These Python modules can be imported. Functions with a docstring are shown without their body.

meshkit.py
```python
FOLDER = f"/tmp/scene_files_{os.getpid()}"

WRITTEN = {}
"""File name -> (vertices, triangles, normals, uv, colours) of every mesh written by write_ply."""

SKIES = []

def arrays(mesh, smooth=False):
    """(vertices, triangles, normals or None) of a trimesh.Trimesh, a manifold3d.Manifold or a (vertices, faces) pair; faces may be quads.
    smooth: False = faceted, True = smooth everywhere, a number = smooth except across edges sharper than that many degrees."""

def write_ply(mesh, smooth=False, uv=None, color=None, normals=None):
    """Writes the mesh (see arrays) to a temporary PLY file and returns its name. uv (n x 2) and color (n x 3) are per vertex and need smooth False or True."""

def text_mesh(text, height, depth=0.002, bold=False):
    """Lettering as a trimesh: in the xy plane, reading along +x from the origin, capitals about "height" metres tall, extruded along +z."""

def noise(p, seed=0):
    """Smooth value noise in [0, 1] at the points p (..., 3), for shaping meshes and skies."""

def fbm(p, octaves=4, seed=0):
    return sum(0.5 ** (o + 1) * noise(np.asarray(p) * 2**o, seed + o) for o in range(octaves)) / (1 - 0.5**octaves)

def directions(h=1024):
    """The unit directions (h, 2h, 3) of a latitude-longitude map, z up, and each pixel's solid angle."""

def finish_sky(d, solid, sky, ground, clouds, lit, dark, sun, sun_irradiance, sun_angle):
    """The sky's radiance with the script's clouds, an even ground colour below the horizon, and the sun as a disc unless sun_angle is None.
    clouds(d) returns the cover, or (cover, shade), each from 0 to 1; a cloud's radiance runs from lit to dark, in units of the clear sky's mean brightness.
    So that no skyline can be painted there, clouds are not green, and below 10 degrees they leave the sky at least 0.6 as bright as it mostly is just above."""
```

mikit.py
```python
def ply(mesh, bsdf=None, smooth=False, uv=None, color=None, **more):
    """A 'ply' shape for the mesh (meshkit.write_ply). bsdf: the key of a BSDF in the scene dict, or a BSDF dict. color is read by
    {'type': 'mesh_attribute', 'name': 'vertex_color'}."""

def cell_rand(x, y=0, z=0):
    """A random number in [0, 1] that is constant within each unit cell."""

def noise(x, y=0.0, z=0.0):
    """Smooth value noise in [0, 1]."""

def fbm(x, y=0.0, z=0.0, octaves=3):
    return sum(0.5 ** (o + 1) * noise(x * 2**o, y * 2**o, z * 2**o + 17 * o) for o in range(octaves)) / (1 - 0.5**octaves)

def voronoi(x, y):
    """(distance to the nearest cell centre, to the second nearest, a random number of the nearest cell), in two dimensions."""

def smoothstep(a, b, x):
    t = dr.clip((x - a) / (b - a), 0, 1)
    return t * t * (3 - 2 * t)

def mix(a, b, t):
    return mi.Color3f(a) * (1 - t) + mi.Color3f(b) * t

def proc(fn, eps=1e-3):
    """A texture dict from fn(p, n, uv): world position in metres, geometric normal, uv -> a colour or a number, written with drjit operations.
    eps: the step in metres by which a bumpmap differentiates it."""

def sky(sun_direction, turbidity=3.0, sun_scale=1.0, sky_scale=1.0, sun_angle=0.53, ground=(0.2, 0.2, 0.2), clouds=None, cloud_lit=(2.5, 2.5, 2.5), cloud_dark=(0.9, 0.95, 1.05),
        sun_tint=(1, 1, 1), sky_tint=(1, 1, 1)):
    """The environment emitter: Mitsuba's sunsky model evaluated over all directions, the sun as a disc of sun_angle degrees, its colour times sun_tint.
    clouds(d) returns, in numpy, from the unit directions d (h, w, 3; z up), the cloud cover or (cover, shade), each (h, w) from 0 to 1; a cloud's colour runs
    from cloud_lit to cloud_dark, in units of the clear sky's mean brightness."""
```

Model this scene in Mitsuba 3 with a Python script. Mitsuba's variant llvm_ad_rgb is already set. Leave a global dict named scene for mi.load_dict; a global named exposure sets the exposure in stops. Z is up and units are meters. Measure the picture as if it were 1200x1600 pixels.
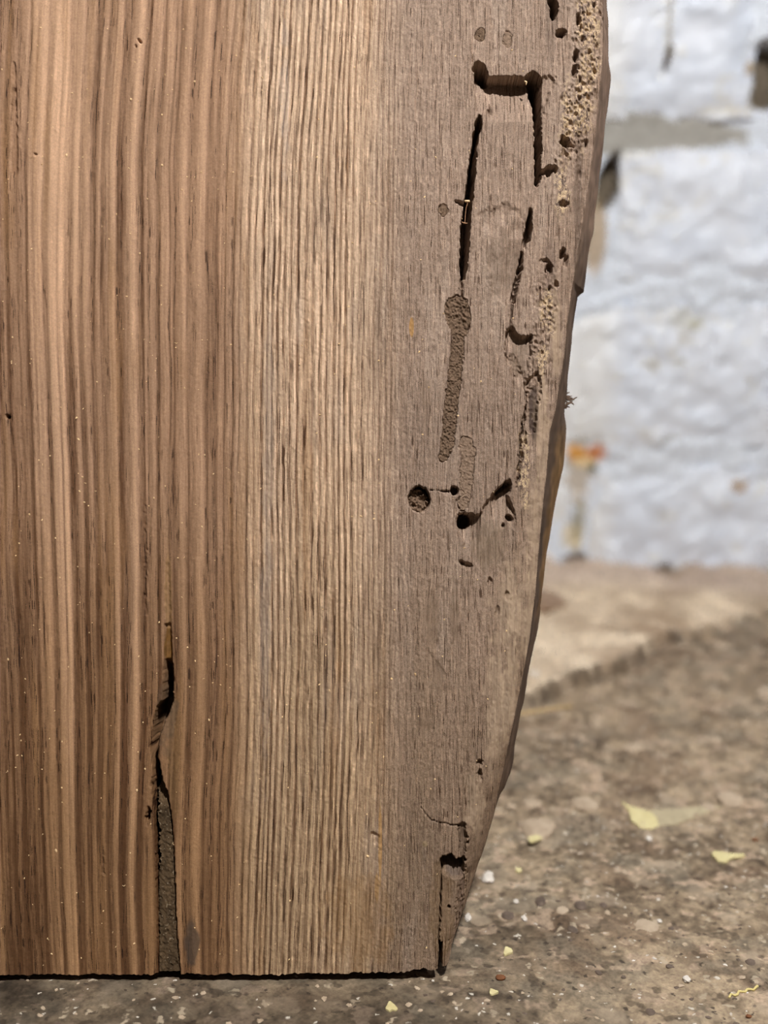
import math
import numpy as np, trimesh, drjit as dr, mitsuba as mi
import mikit, meshkit
from mikit import noise, fbm, voronoi, smoothstep, mix, cell_rand, proc, ply
from scipy.ndimage import gaussian_filter, map_coordinates
from scipy.interpolate import PchipInterpolator, RectBivariateSpline
T = mi.ScalarTransform4f
scene, labels = {'type': 'scene'}, {}

# ------------------------------------------------------------------ camera, lamp, exposure
TILT = math.radians(12.0)          # the phone looks 12 degrees down; the board leans back by the same angle
CAM_H = 0.155
scene['camera'] = {'type': 'thinlens', 'fov_axis': 'x', 'fov': math.degrees(2 * math.atan(600 / 2000)),
    'to_world': T().look_at(origin=[0, 0, CAM_H], target=[0, math.cos(TILT), CAM_H - math.sin(TILT)], up=[0, 0, 1]),
    'aperture_radius': 0.0023, 'focus_distance': 0.272, 'near_clip': 0.01, 'far_clip': 20.0}
LAMP = np.array([0.11, -0.07, 0.62]); LAMP_R = 0.018; LAMP_W = 1900.0
exposure = 0.0

# ------------------------------------------------------------------ helpers
def tag(key, label=None, cat=None, group=None, kind=None):
    d = labels.setdefault(key, {})
    for k, v in (('label', label), ('category', cat), ('group', group), ('kind', kind)):
        if v: d[k] = v
def number(key):
    if key not in scene: return key
    i = 1
    while f'{key}_{i:03d}' in scene: i += 1
    return f'{key}_{i:03d}'
def put(key, mesh, mat, **kw):
    key = number(key)
    scene[key] = ply(mesh, mat, **kw)
    return key
def grid_faces(r, c):
    i = np.arange(r * c).reshape(r, c)
    a, b, d, e = i[:-1, :-1].ravel(), i[:-1, 1:].ravel(), i[1:, 1:].ravel(), i[1:, :-1].ravel()
    return np.vstack([np.stack([a, e, d], 1), np.stack([a, d, b], 1)])
def sst(a, b, x):
    t = np.clip((x - a) / (b - a), 0, 1)
    return t * t * (3 - 2 * t)
def field(seed, shape, sy, sx):
    g = np.random.default_rng(seed).standard_normal(shape).astype(np.float32)
    g = gaussian_filter(g, (sy, sx), mode='wrap', truncate=3)
    return g / g.std()
def lut(x0, x1, arr):
    arr = np.asarray(arr, float); n = len(arr); buf = mi.Float(arr)
    def f(x):
        s = dr.clip((mi.Float(x) - x0) / (x1 - x0) * (n - 1), 0, n - 1.001)
        i = mi.UInt32(s); t = s - mi.Float(i)
        return dr.gather(mi.Float, buf, i) * (1 - t) + dr.gather(mi.Float, buf, i + 1) * t
    return f
def lut2(x0, x1, y0, y1, arr):
    arr = np.asarray(arr, float); h, w = arr.shape; buf = mi.Float(arr.ravel())
    def f(x, y):
        s = dr.clip((mi.Float(x) - x0) / (x1 - x0) * (w - 1), 0, w - 1.001); i = mi.UInt32(s); a = s - mi.Float(i)
        t = dr.clip((mi.Float(y) - y0) / (y1 - y0) * (h - 1), 0, h - 1.001); j = mi.UInt32(t); b = t - mi.Float(j)
        g = lambda jj, ii: dr.gather(mi.Float, buf, jj * w + ii)
        return dr.lerp(dr.lerp(g(j, i), g(j, i + 1), a), dr.lerp(g(j + 1, i), g(j + 1, i + 1), a), b)
    return f
def wrapb(d): return {'type': 'twosided', 'bsdf': d}
def rough(tex, r=0.8, spec=0.3): return wrapb({'type': 'principled', 'base_color': tex, 'roughness': r, 'specular': spec})
def rgb(*c): return {'type': 'rgb', 'value': list(c)}

# ------------------------------------------------------------------ the board's own coordinates
# U to the right, V down the grain, W out of the face, in units of 0.13535 mm; V = 1523 is the sawn foot
S = 0.13535e-3
O = np.array([0.0, 0.2444, 0.003])
EX, EV, EN = np.array([1., 0, 0]), np.array([0, math.sin(TILT), math.cos(TILT)]), np.array([0, -math.cos(TILT), math.sin(TILT)])
def board(U, V, W):
    U, V, W = np.broadcast_arrays(U, V, W)
    return O + S * ((U[..., None] - 600) * EX + (1523 - V[..., None]) * EV + W[..., None] * EN)

# growth rings along U at V = 700: (position, tone)
RING = [(-12, .4), (-6, .15), (-2, .3), (0, .35), (3, .2), (6, .15), (8, .4), (15, .4), (17, .12), (23, .15), (25, .38), (32, .3), (36, .22), (40, .35), (45, .38), (48, .15), (50, .12), (53, .5), (56, .6), (60, .4), (63, .65),
        (70, .7), (73, .55), (75, .2), (78, .25), (81, .4), (83, .7), (85, .85), (93, .9), (96, .5), (98, .9), (103, .95), (105, .6), (107, .25), (114, .12), (119, .3), (121, .5), (126, .55), (128, .2),
        (130, .12), (135, .2), (137, .48), (143, .5), (146, .15), (153, .15), (156, .5), (161, .5), (163, .12), (167, .2), (169, .4), (173, .5), (175, .35), (177, .75), (184, .75), (186, .3), (188, .08),
        (195, .15), (200, .35), (206, .6), (209, .85), (213, .9), (216, .6), (219, .3), (222, .2), (225, .1), (228, .5), (233, .4), (237, .55), (242, .55), (245, .2), (249, .12), (252, .5), (258, .5),
        (262, .55), (264, .3), (266, .15), (268, .5), (270, .3), (272, .05), (275, .3), (278, .35), (282, .6), (288, .65), (291, .3), (294, .2), (298, .35), (303, .4), (307, .65), (313, .7), (317, .7),
        (320, .35), (324, .2), (326, .4), (332, .4), (338, .25), (341, .5), (347, .5), (350, .15), (352, .5), (357, .5), (361, .4), (363, .1), (366, .5), (370, .6), (373, .25), (375, .65), (382, .7),
        (386, .2), (389, .75), (393, .9), (396, .3), (399, .8)]
_r = np.random.default_rng(5)
_x = 399.0
while _x < 1000:                                            # finer and finer rings towards the bark
    p = (10.0 if _x < 560 else 8.0 if _x < 640 else 6.0) * _r.uniform(.72, 1.3)
    c = .85 if _x < 560 else .75 if _x < 620 else .6
    dk = c - (_r.uniform(.5, .8) if _x < 540 else _r.uniform(.25, .55) if _x < 620 else _r.uniform(.08, .3))
    RING += [(_x + p * .25, c * _r.uniform(.9, 1.1)), (_x + p * .55, c * _r.uniform(.85, 1.1)), (_x + p * .72, dk), (_x + p * .86, dk + .03)]
    _x += p
_x = -12.0
while _x > -1400:
    p = 14 * _r.uniform(.6, 1.4)
    RING = [(_x - p, _r.uniform(.4, .8)), (_x - p * .6, _r.uniform(.3, .7)), (_x - p * .3, _r.uniform(.1, .3))] + RING
    _x -= p
RX0, RX1 = -1400, 1000
RXS = np.arange(RX0, RX1 + .01, .5)
RTONE = np.interp(RXS, *zip(*RING))
RTONE = gaussian_filter(RTONE, 1.2)
ring_tone = lut(RX0, RX1, RTONE)
# how far the grain has drifted sideways from V = 700
DU = [-1400, -100, 0, 92, 150, 210, 310, 450, 600, 750, 1000]
DV = [-300, 0, 200, 400, 700, 900, 1100, 1300, 1523]
DM = np.array([[-10, -10, -4, 8, 10, 14, 18, 28, 14, 4, 0],
               [-10, -10, -4, 6, 8, 11, 15, 22, 10, 3, 0],
               [-12, -12, -10, -3, -2, -2, 6, 9, 5, 2, 0],
               [-10, -10, -10, -8, -6, -4, 2, 2, 3, 1, 0],
               [0] * 11,
               [6, 6, 6, 6, 4, 1, 0, 0, 0, 0, 0],
               [14, 14, 14, 13, 8, 1, 3, 0, -1, 0, 0],
               [16, 16, 18, 17, 8, -5, -5, -6, -4, -2, 0],
               [28, 28, 30, 28, 14, 1, -5, -15, -10, -4, 0]], float)
_sp = RectBivariateSpline(DV, np.linspace(0, 1, 11), DM, kx=2, ky=1)
DUX = np.linspace(-100, 1000, 111); DVX = np.linspace(-300, 1560, 63)
DGRID = _sp(DVX, np.interp(DUX, DU, np.linspace(0, 1, 11)))
drift = lut2(-100, 1000, -300, 1560, DGRID)
_dspl = RectBivariateSpline(DVX, DUX, DGRID, kx=1, ky=1)

# outline of the waney edge: E = where the face ends, SIL = where the flank stands out most
EV_, EU_ = zip((-11000, 930), (-3000, 945), (-300, 940), (0, 944), (60, 945), (100, 943), (200, 933), (280, 923), (350, 912), (420, 901), (450, 896), (500, 889), (560, 883), (600, 876), (640, 870), (673, 861), (740, 856), (790, 850),
               (860, 844), (930, 838), (1000, 829), (1050, 820), (1110, 808), (1170, 796), (1230, 787), (1262, 782), (1290, 777), (1340, 764), (1380, 751), (1440, 734), (1490, 719), (1512, 711), (1560, 708))
SV_, SU_ = zip((-11000, 940), (-3000, 955), (-300, 946), (0, 950), (60, 952), (80, 953), (140, 948), (190, 943), (250, 936), (330, 927), (400, 917), (439, 911), (442, 902), (490, 897), (530, 892), (570, 888), (640, 883), (660, 885), (680, 885),
               (727, 880), (780, 869), (830, 860), (880, 853), (940, 845), (1000, 838), (1060, 827), (1110, 818), (1170, 807), (1230, 797), (1255, 789), (1290, 777), (1340, 764), (1380, 751), (1440, 734), (1490, 719), (1512, 711), (1560, 708))
edge = lambda V: np.interp(V, EV_, EU_)
sil = lambda V: np.interp(V, SV_, SU_)
WV_, WU_ = zip((-11000, 860), (-300, 880), (0, 890), (250, 870), (450, 845), (700, 820), (900, 795), (1100, 770), (1200, 752), (1260, 738), (1340, 722), (1420, 708), (1500, 696), (1560, 694))
wane = lambda V: np.interp(V, WV_, WU_)                      # where the flat sawn face turns into the rounded edge

# ------------------------------------------------------------------ relief of the face, one sample per unit
V0, U0, HH, WW = -60, -60, 1640, 1070
VV, UU = np.mgrid[V0:V0 + HH, U0:U0 + WW].astype(np.float32)
SH = VV.shape
D_ = _dspl(VV[:, 0], UU[0]).astype(np.float32)
R_ = UU - D_ + field(2, SH, 90, 9) * .8
fine = field(3, SH, 14, .9); grit = field(4, SH, 1.1, 1.1); lump = field(6, SH, 6, 5); big = field(7, SH, 40, 14); vein = field(8, SH, 30, 2.2)
tone_ = np.interp(R_, RXS, RTONE).astype(np.float32)
left = 1 - sst(330, 420, UU); mid = sst(330, 420, UU) * (1 - sst(560, 640, UU)); right = sst(560, 640, UU)
H = left * ((tone_ - .4) * 4.2 + grit * .16 + vein * .18) + mid * ((tone_ - .6) * 2.0 + grit * .3 + fine * .16) + right * (fine * .42 + grit * .30 + vein * .2 + (tone_ - .5) * .8)
pores = np.clip(field(9, SH, 9, .8) - 1.35, 0, 1.2)
H -= pores * (.8 * left * (tone_ < .3) + 1.4 * mid * (tone_ < .6)) + np.clip(field(10, SH, 7, .7) - 1.5, 0, 1.2) * 1.5 * right
wn, ed = wane(VV), edge(VV)
tw = np.clip((UU - wn) / np.maximum(ed - wn, 5), 0, 1.6)
lowr = sst(1120, 1330, VV)
H -= tw ** 2 * (16 + 50 * lowr) + tw * 10 * lowr
H += sst(0, .5, tw) * (big * 1.3 + lump * .55)
JX, JY = field(11, SH, 2.5, 1.6) * 1.0 + field(13, SH, 1.0, .8) * .7, field(12, SH, 2.0, 1.6) * 1.0 + field(14, SH, .9, .8) * .7   # ragged rims

def box_of(pts, pad):
    p = np.asarray(pts, float)
    a = np.maximum(np.floor(p[:, :2].min(0) - pad).astype(int) - [U0, V0], 0); b = np.ceil(p[:, :2].max(0) + pad).astype(int) - [U0, V0]
    return slice(a[1], min(b[1], HH)), slice(a[0], min(b[0], WW))
def xy(sl, rag=1.0): return UU[sl] + JX[sl] * rag, VV[sl] + JY[sl] * rag
def d_path(pts, rag=1.0, pad=30):
    """signed distance to a strip: points (U, V, half width)"""
    sl = box_of(pts, pad); x, y = xy(sl, rag); best = np.full(x.shape, 1e3)
    for (ax, ay, aw), (bx, by, bw) in zip(pts[:-1], pts[1:]):
        ex, ey = bx - ax, by - ay
        t = np.clip(((x - ax) * ex + (y - ay) * ey) / (ex * ex + ey * ey + 1e-9), 0, 1)
        best = np.minimum(best, np.hypot(x - ax - t * ex, y - ay - t * ey) - (aw + t * (bw - aw)))
    return sl, best
def d_poly(pts, rag=1.0, pad=30):
    sl = box_of(pts, pad); x, y = xy(sl, rag); best = np.full(x.shape, 1e3); ins = np.zeros(x.shape, bool)
    for (ax, ay), (bx, by) in zip(pts, pts[1:] + pts[:1]):
        ex, ey = bx - ax, by - ay
        t = np.clip(((x - ax) * ex + (y - ay) * ey) / (ex * ex + ey * ey + 1e-9), 0, 1)
        best = np.minimum(best, np.hypot(x - ax - t * ex, y - ay - t * ey))
        if ay != by: ins ^= ((y >= ay) != (y >= by)) & (x < ax + (y - ay) / (by - ay) * ex)
    return sl, np.where(ins, -best, best)
def d_oval(cx, cy, rx, ry, rot=0, rag=1.0):
    sl = box_of([(cx - rx, cy - ry), (cx + rx, cy + ry)], 30 + max(rx, ry) * .5); x, y = xy(sl, rag); c, s = math.cos(rot), math.sin(rot)
    a, b = (x - cx) * c + (y - cy) * s, -(x - cx) * s + (y - cy) * c
    return sl, (np.hypot(a / rx, b / ry) - 1) * min(rx, ry)
def sink(sd, depth, soft=1.0, rough_=0.0):
    """lower the face to its own level minus depth inside the outline; depth may be an array"""
    sl, d = sd; m = sst(soft, -soft, d)
    H[sl] -= m * (depth + rough_ * (lump[sl] * .7 + grit[sl] * .45))
def ramp_v(sl, va, da, vb, db): return da + np.clip((VV[sl] - va) / (vb - va), 0, 1) * (db - da)

# gouge under the square step, with the open split at its right
gp = [(741, 101), (747, 97), (756, 101), (763, 121), (790, 120), (823, 121), (826, 115), (838, 116), (846, 124), (844, 200), (842, 240), (770, 240), (748, 190), (742, 140)]
sd = d_poly(gp, .5); sink(sd, ramp_v(sd[0], 112, 46, 190, 0) * (.8 + .2 * sst(742, 800, UU[sd[0]])), 1.2, .7)
sink(d_path([(745, 108, 5), (752, 112, 7), (758, 122, 5)], .5), 34, 2)
sink(d_path([(832, 118, 5), (835, 130, 6), (839, 160, 4.5), (840, 200, 4.2), (841, 250, 4), (840, 280, 3.4), (838, 289, 1)], .7), 85, 1.2)
sink(d_poly([(845, 122), (856, 118), (868, 124), (856, 150), (848, 180), (843, 180)], 1), 6, 2, .5)
sink(d_path([(846, 272, 3), (855, 268, 6), (864, 264, 5)], 1), 26, 1.5)
# long split on the left of the gouge
sink(d_path([(750, 180, 1.5), (748, 192, 3.5), (744, 210, 3.5), (741, 232, 3), (737, 270, 4.5), (734, 300, 5), (731, 320, 5), (727, 355, 6), (726, 390, 5.5), (724, 418, 5), (723, 434, 2)], .5), 110, 1.1)
sink(d_path([(712, 314, 1), (722, 318, 2.5), (730, 320, 2)], .7), 14, 1)
sink(d_path([(722, 434, 2), (721, 450, 2.5), (719, 466, 2)], .7), 9, 1.2)
# right-hand splits and steps
sink(d_path([(829, 328, 1), (828, 345, 3), (826, 360, 5), (823, 372, 4), (818, 382, 2)], .5), 50, 1.2)
pp = [(748, 336), (765, 326), (793, 319), (815, 332), (822, 378), (816, 405), (808, 440), (801, 471), (786, 474), (770, 460), (764, 420), (755, 370)]
sd = d_poly(pp, 1.2); sink(sd, 3 + 9 * sst(770, 815, UU[sd[0]]) * sst(370, 420, VV[sd[0]]), 3, 1.2)
sink(d_path([(817, 395, 1), (812, 420, 2), (806, 450, 3), (801, 470, 3)], .6), 26, 1.2)
sink(d_path([(800, 474, 1), (799, 495, .9), (797, 513, 1)], .4), 12, .9)
sd = d_poly([(792, 514), (799, 511), (806, 519), (815, 526), (832, 524), (830, 548), (824, 575), (818, 595), (804, 580), (791, 560), (789, 530)], 1)
sink(sd, ramp_v(sd[0], 514, 20, 590, 3), 1.5, 1.3)
# dark rotten crevice along the wane
sd = d_poly([(840, 582), (846, 598), (840, 640), (836, 672), (824, 673), (818, 700), (812, 742), (807, 760), (812, 700), (818, 650), (826, 615), (820, 600), (826, 592)], 1.2)
sink(sd, 10, 1.8, 2.2)
sink(d_path([(825, 612, 1), (820, 650, 1.5), (814, 690, 1.5), (809, 740, 1)], .8), 12, 1.2)
sink(d_path([(800, 560, 8), (812, 590, 8), (826, 605, 6)], 1.5), 4, 3, 1.5)
# round borer hole, the small hole beside it and the hair crack between
sink(d_oval(655, 780, 16, 19, .1, .6), 40, 1.2)
sink(d_oval(710, 767, 6, 6.5, 0, .4), 30, 1)
sink(d_path([(672, 766, .1), (690, 767, .35), (696, 768, 1.8), (700, 768, 1.2), (704, 767, .8)], .4), 8, .8)
# step and hole above the hollow
sink(d_poly([(717, 776), (722, 790), (727, 803), (738, 804), (722, 806), (712, 800), (710, 790)], .6), 5, 1)
hp = [(716, 804), (748, 805), (755, 799), (757, 789), (766, 777), (781, 760), (796, 751), (799, 756), (794, 775), (806, 810), (800, 850), (778, 885), (766, 908), (745, 885), (728, 855), (715, 830)]
sd = d_poly(hp, .7)
y_top = np.interp(UU[sd[0]], [716, 745, 757, 781, 799], [804, 804, 782, 760, 751])
sink(sd, 3 + 26 * (1 - sst(0, 70, VV[sd[0]] - y_top)) * np.interp(UU[sd[0]], [716, 736, 750, 764, 778, 800], [1, .8, .3, .3, 1, 1]), 1.3, .9)
sink(d_oval(724, 815, 10, 11, 0, .5), 34, 2.5)
sink(d_path([(775, 771, 1), (786, 763, 2.5), (795, 756, 2)], .8), 12, 2)
for c in [(797, 810, 4, 5, 20), (787, 822, 2.5, 2.5, 14), (730, 884, 8, 3.5, 9), (722, 881, 4, 3, 9), (765, 909, 3, 5, 7), (875, 53, 6, 5, 30), (881, 49, 4, 3, 26), (866, 16, 4.5, 13, 46), (862, 3, 5, 9, 40), (905, 30, 3.5, 7, 22), (900, 86, 3, 9, 22), (898, 110, 3, 10, 18),
          (882, 219, 6, 7, 30), (888, 226, 8, 3, 18), (880, 318, 7, 3, 12), (880, 396, 4, 8, 20), (885, 406, 2.5, 8, 12), (858, 420, 4, 10, 16), (852, 408, 6, 3, 8), (868, 444, 3, 5, 10), (765, 173, 2.5, 6, 9), (13, 650, 2.4, 2.4, 20), (231, 1275, 2.6, 12, 26),
          (750, 1192, 3, 4, 10), (750, 1210, 3.5, 8, 12), (702, 1419, 2, 2, 14), (219, 64, 2, 2, 10), (213, 72, 1.6, 1.6, 8), (55, 241, 1.6, 1.6, 8), (792, 930, 3, 5, 5), (583, 1304, 5, 3, 6), (588, 1312, 3, 8, 4), (777, 958, 2, 9, 6)]:
    sink(d_oval(c[0], c[1], c[2], c[3], .1, .8), c[4], 1.3)
# packed tunnels (filled by their own parts further down)
PLUGS = {'plug': ('poly', [(698, 474), (706, 467), (717, 464), (728, 470), (734, 483), (735, 505), (728, 524), (718, 527), (706, 521), (699, 506), (696, 488)]),
         'run': ('path', [(717, 524, 8.5), (713, 560, 9.5), (709, 600, 9.5), (704, 650, 10), (698, 700, 9.5), (693, 714, 7)]),
         'run2': ('path', [(728, 692, 9), (732, 706, 11), (730, 725, 10), (729, 750, 9), (727, 775, 7), (724, 790, 6)]),
         'oval': ('oval', (750, 55, 7.5, 10, 0)), 'oval2': ('oval', (793, 62, 6.5, 12, 0)), 'oval3': ('oval', (692, 328, 7, 8, 0)),
         'run3': ('path', [(709, 903, 5), (709, 930, 6), (714, 970, 7), (716, 1000, 6)]),
         'run4': ('path', [(687, 925, 9), (676, 945, 12), (670, 985, 12), (678, 1005, 9)]),
         'run5': ('path', [(672, 1025, 4), (682, 1045, 9), (690, 1062, 9), (702, 1085, 6)]),
         'run6': ('path', [(660, 1112, 9), (666, 1135, 11), (658, 1150, 8)]),
         'run7': ('path', [(668, 588, 6), (667, 605, 6), (664, 640, 7), (668, 655, 6)]),
         'run8': ('path', [(664, 880, 7), (667, 893, 8)])}
def plug_sd(name, rag=.8):
    k, a = PLUGS[name]
    return d_poly(a, rag) if k == 'poly' else d_path(a, rag) if k == 'path' else d_oval(*a, rag=rag)
FAINT = ('run3', 'run4', 'run5', 'run6', 'run7', 'run8')
for k in PLUGS:
    if k in FAINT: sink(plug_sd(k), .7, 2.0, .8)
    else: sink(plug_sd(k), 9, .8)
sink(d_path([(700, 470, 1), (716, 463, 1.8), (728, 470, 1)], 1), 8, 1)
sink(d_path([(708, 522, 1), (716, 528, 2), (726, 528, 1)], 1), 10, 1)
# split from the foot on the left
fillp = [(257, 975), (267, 974), (269, 1040), (270, 1090), (264, 1110), (256, 1128), (247, 1150), (245, 1180), (252, 1215), (262, 1245), (268, 1290), (272, 1360), (275, 1440), (279, 1500), (283, 1545), (248, 1545), (248, 1480), (247, 1400), (246, 1330), (243, 1290), (240, 1240), (241, 1200), (237, 1170), (240, 1140), (246, 1105), (256, 1095), (257, 1050)]
sd = d_poly(fillp, .3); vv = VV[sd[0]]
sink(sd, np.interp(vv, [970, 985, 1030, 1045, 1120, 1200, 1240, 1300, 1545], [4, 9, 12, 60, 80, 60, 34, 26, 24]), 1.2, .8)
sink(d_path([(241, 1225, 1), (244, 1250, 2.5), (246, 1290, 2), (247, 1340, 1.5), (247, 1400, 1)], .4), 60, 1)
sink(d_path([(248, 1470, 1), (254, 1484, 1.5), (262, 1496, 2), (272, 1508, 2)], 1), 30, 1.2)
sink(d_path([(262, 880, 1), (262, 930, 3), (262, 976, 5)], .6), 3, 1.5)
sink(d_path([(236, 1230, .8), (240, 1215, 1)], .4), 20, 1)
# long fine checks
for c in [[(227, 790, .6), (228, 860, 1.4), (227, 900, .8)], [(229, 880, .6), (227, 930, .9), (228, 960, .5)], [(162, 1330, .5), (162, 1366, .9)], [(22, 140, 3), (24, 270, 3.5)], [(22, 170, 2.5), (22, 100, 2)]]:
    sink(d_path(c, .5), 5, 1.2)
# lower right: hair crack, dark pocket and the split-off strip
sink(d_path([(656, 1235, .1), (658, 1262, .2), (663, 1270, .4), (672, 1281, .45), (690, 1286, .4), (716, 1291, .6)], .5), 6, .7)
sink(d_poly([(714, 1290), (728, 1286), (729, 1310), (726, 1334), (718, 1330), (719, 1310)], 1.2), 10, 2, 1)
sd = d_poly([(688, 1346), (692, 1339), (703, 1337), (712, 1343), (725, 1339), (727, 1348), (722, 1372), (712, 1374), (690, 1366)], 1)
sink(sd, ramp_v(sd[0], 1338, 36, 1376, 3), 2)
sink(d_path([(691, 1356, .8), (689, 1400, .8), (687, 1440, 1.2), (685, 1470, 1.5), (688, 1484, 2)], .5), 12, 1)
sink(d_path([(688, 1480, 2), (688, 1500, 2.6), (687, 1540, 2.6)], .4), 70, 1)
strip = sst(686, 690, UU) * sst(1350, 1375, VV)
H -= strip * 5
sink(d_path([(724, 1360, 3), (724, 1390, 5), (720, 1420, 4), (716, 1450, 4), (708, 1490, 2)], 2), 6, 4, .8)
# crumbly rotten wood along the edge
cr = np.maximum.reduce([sst(24, 8, np.abs(UU - np.interp(VV, [-60, 60, 140, 240, 330], [924, 920, 908, 893, 886])) - 6 + lump * 5) * sst(300, 220, VV),
                        .75 * sst(14, 4, np.abs(UU - np.interp(VV, [400, 480, 560, 600], [868, 852, 840, 848])) - 4 + lump * 5) * sst(395, 440, VV) * sst(620, 570, VV)])
crumb = field(21, SH, 2.0, 1.2)
H += cr * (crumb * 1.5 + grit * .8 - 1.0) - cr * np.clip(field(22, SH, 4, 1.8) - 1.1, 0, 1.5) * 8
H -= sst(860, 905, UU) * sst(520, 380, VV) * (1 - cr) * np.clip(vein - .9, 0, 2) * 2.2

def h_at(U, V):
    U, V = np.broadcast_arrays(np.asarray(U, float), np.asarray(V, float))
    return map_coordinates(H, [V.ravel() - V0, U.ravel() - U0], order=1, mode='nearest').reshape(U.shape)

# ------------------------------------------------------------------ board material
STAINS_AND_DARKS = [  # U, V, ru, rv, colour, strength, ragged; the blackest darken holes and pockets
    (300, 1475, 14, 42, (.055, .04, .03), .75, .5), (272, 1180, 12, 120, (.15, .085, .035), .5, .4), (263, 930, 7, 90, (.21, .12, .05), .6, .3), (262, 1010, 7, 42, (.14, .065, .012), .85, .2),
    (259, 1120, 20, 60, (.10, .065, .04), .55, .5), (643, 512, 4.5, 18, (.32, .17, .05), .8, .2), (594, 1320, 3.6, 75, (.34, .19, .07), .8, .2), (589, 1385, 4, 30, (.34, .19, .07), .6, .3), (664, 1318, 5, 6, (.26, .19, .11), .7, .1),
    (835, 640, 9, 55, (.045, .028, .022), .85, .4), (708, 1348, 22, 12, (.03, .02, .016), .8, .4), (710, 1362, 17, 12, (.07, .05, .042), .6, .5), (722, 1315, 6, 32, (.07, .045, .03), .6, .4), (722, 1420, 7, 60, (.11, .07, .05), .6, .5),
    (860, 40, 12, 60, (.09, .06, .045), .45, .6), (725, 815, 14, 14, (.06, .035, .022), .8, .2), (655, 770, 20, 14, (.05, .028, .017), .6, .3),
    (420, 700, 9, 240, (.27, .21, .17), .3, .8), (445, 150, 8, 130, (.37, .30, .26), .3, .8), (415, 1000, 8, 260, (.27, .21, .17), .3, .8), (690, 1430, 24, 90, (.13, .075, .03), .4, .5), (560, 1440, 60, 90, (.25, .14, .06), .35, .6),
    (905, 300, 8, 160, (.08, .052, .038), .5, .6), (710, 950, 8, 55, (.17, .115, .078), .55, .4), (677, 965, 15, 45, (.17, .115, .078), .55, .4), (686, 1055, 12, 34, (.17, .115, .078), .5, .4), (662, 1132, 11, 24, (.17, .115, .078), .45, .4), (666, 620, 8, 40, (.19, .13, .09), .4, .4), (860, 420, 12, 60, (.12, .08, .06), .5, .6), (785, 420, 30, 60, (.15, .105, .075), .5, .6), (812, 555, 18, 36, (.13, .09, .062), .6, .4), (765, 850, 34, 45, (.17, .12, .082), .6, .4)]
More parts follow.
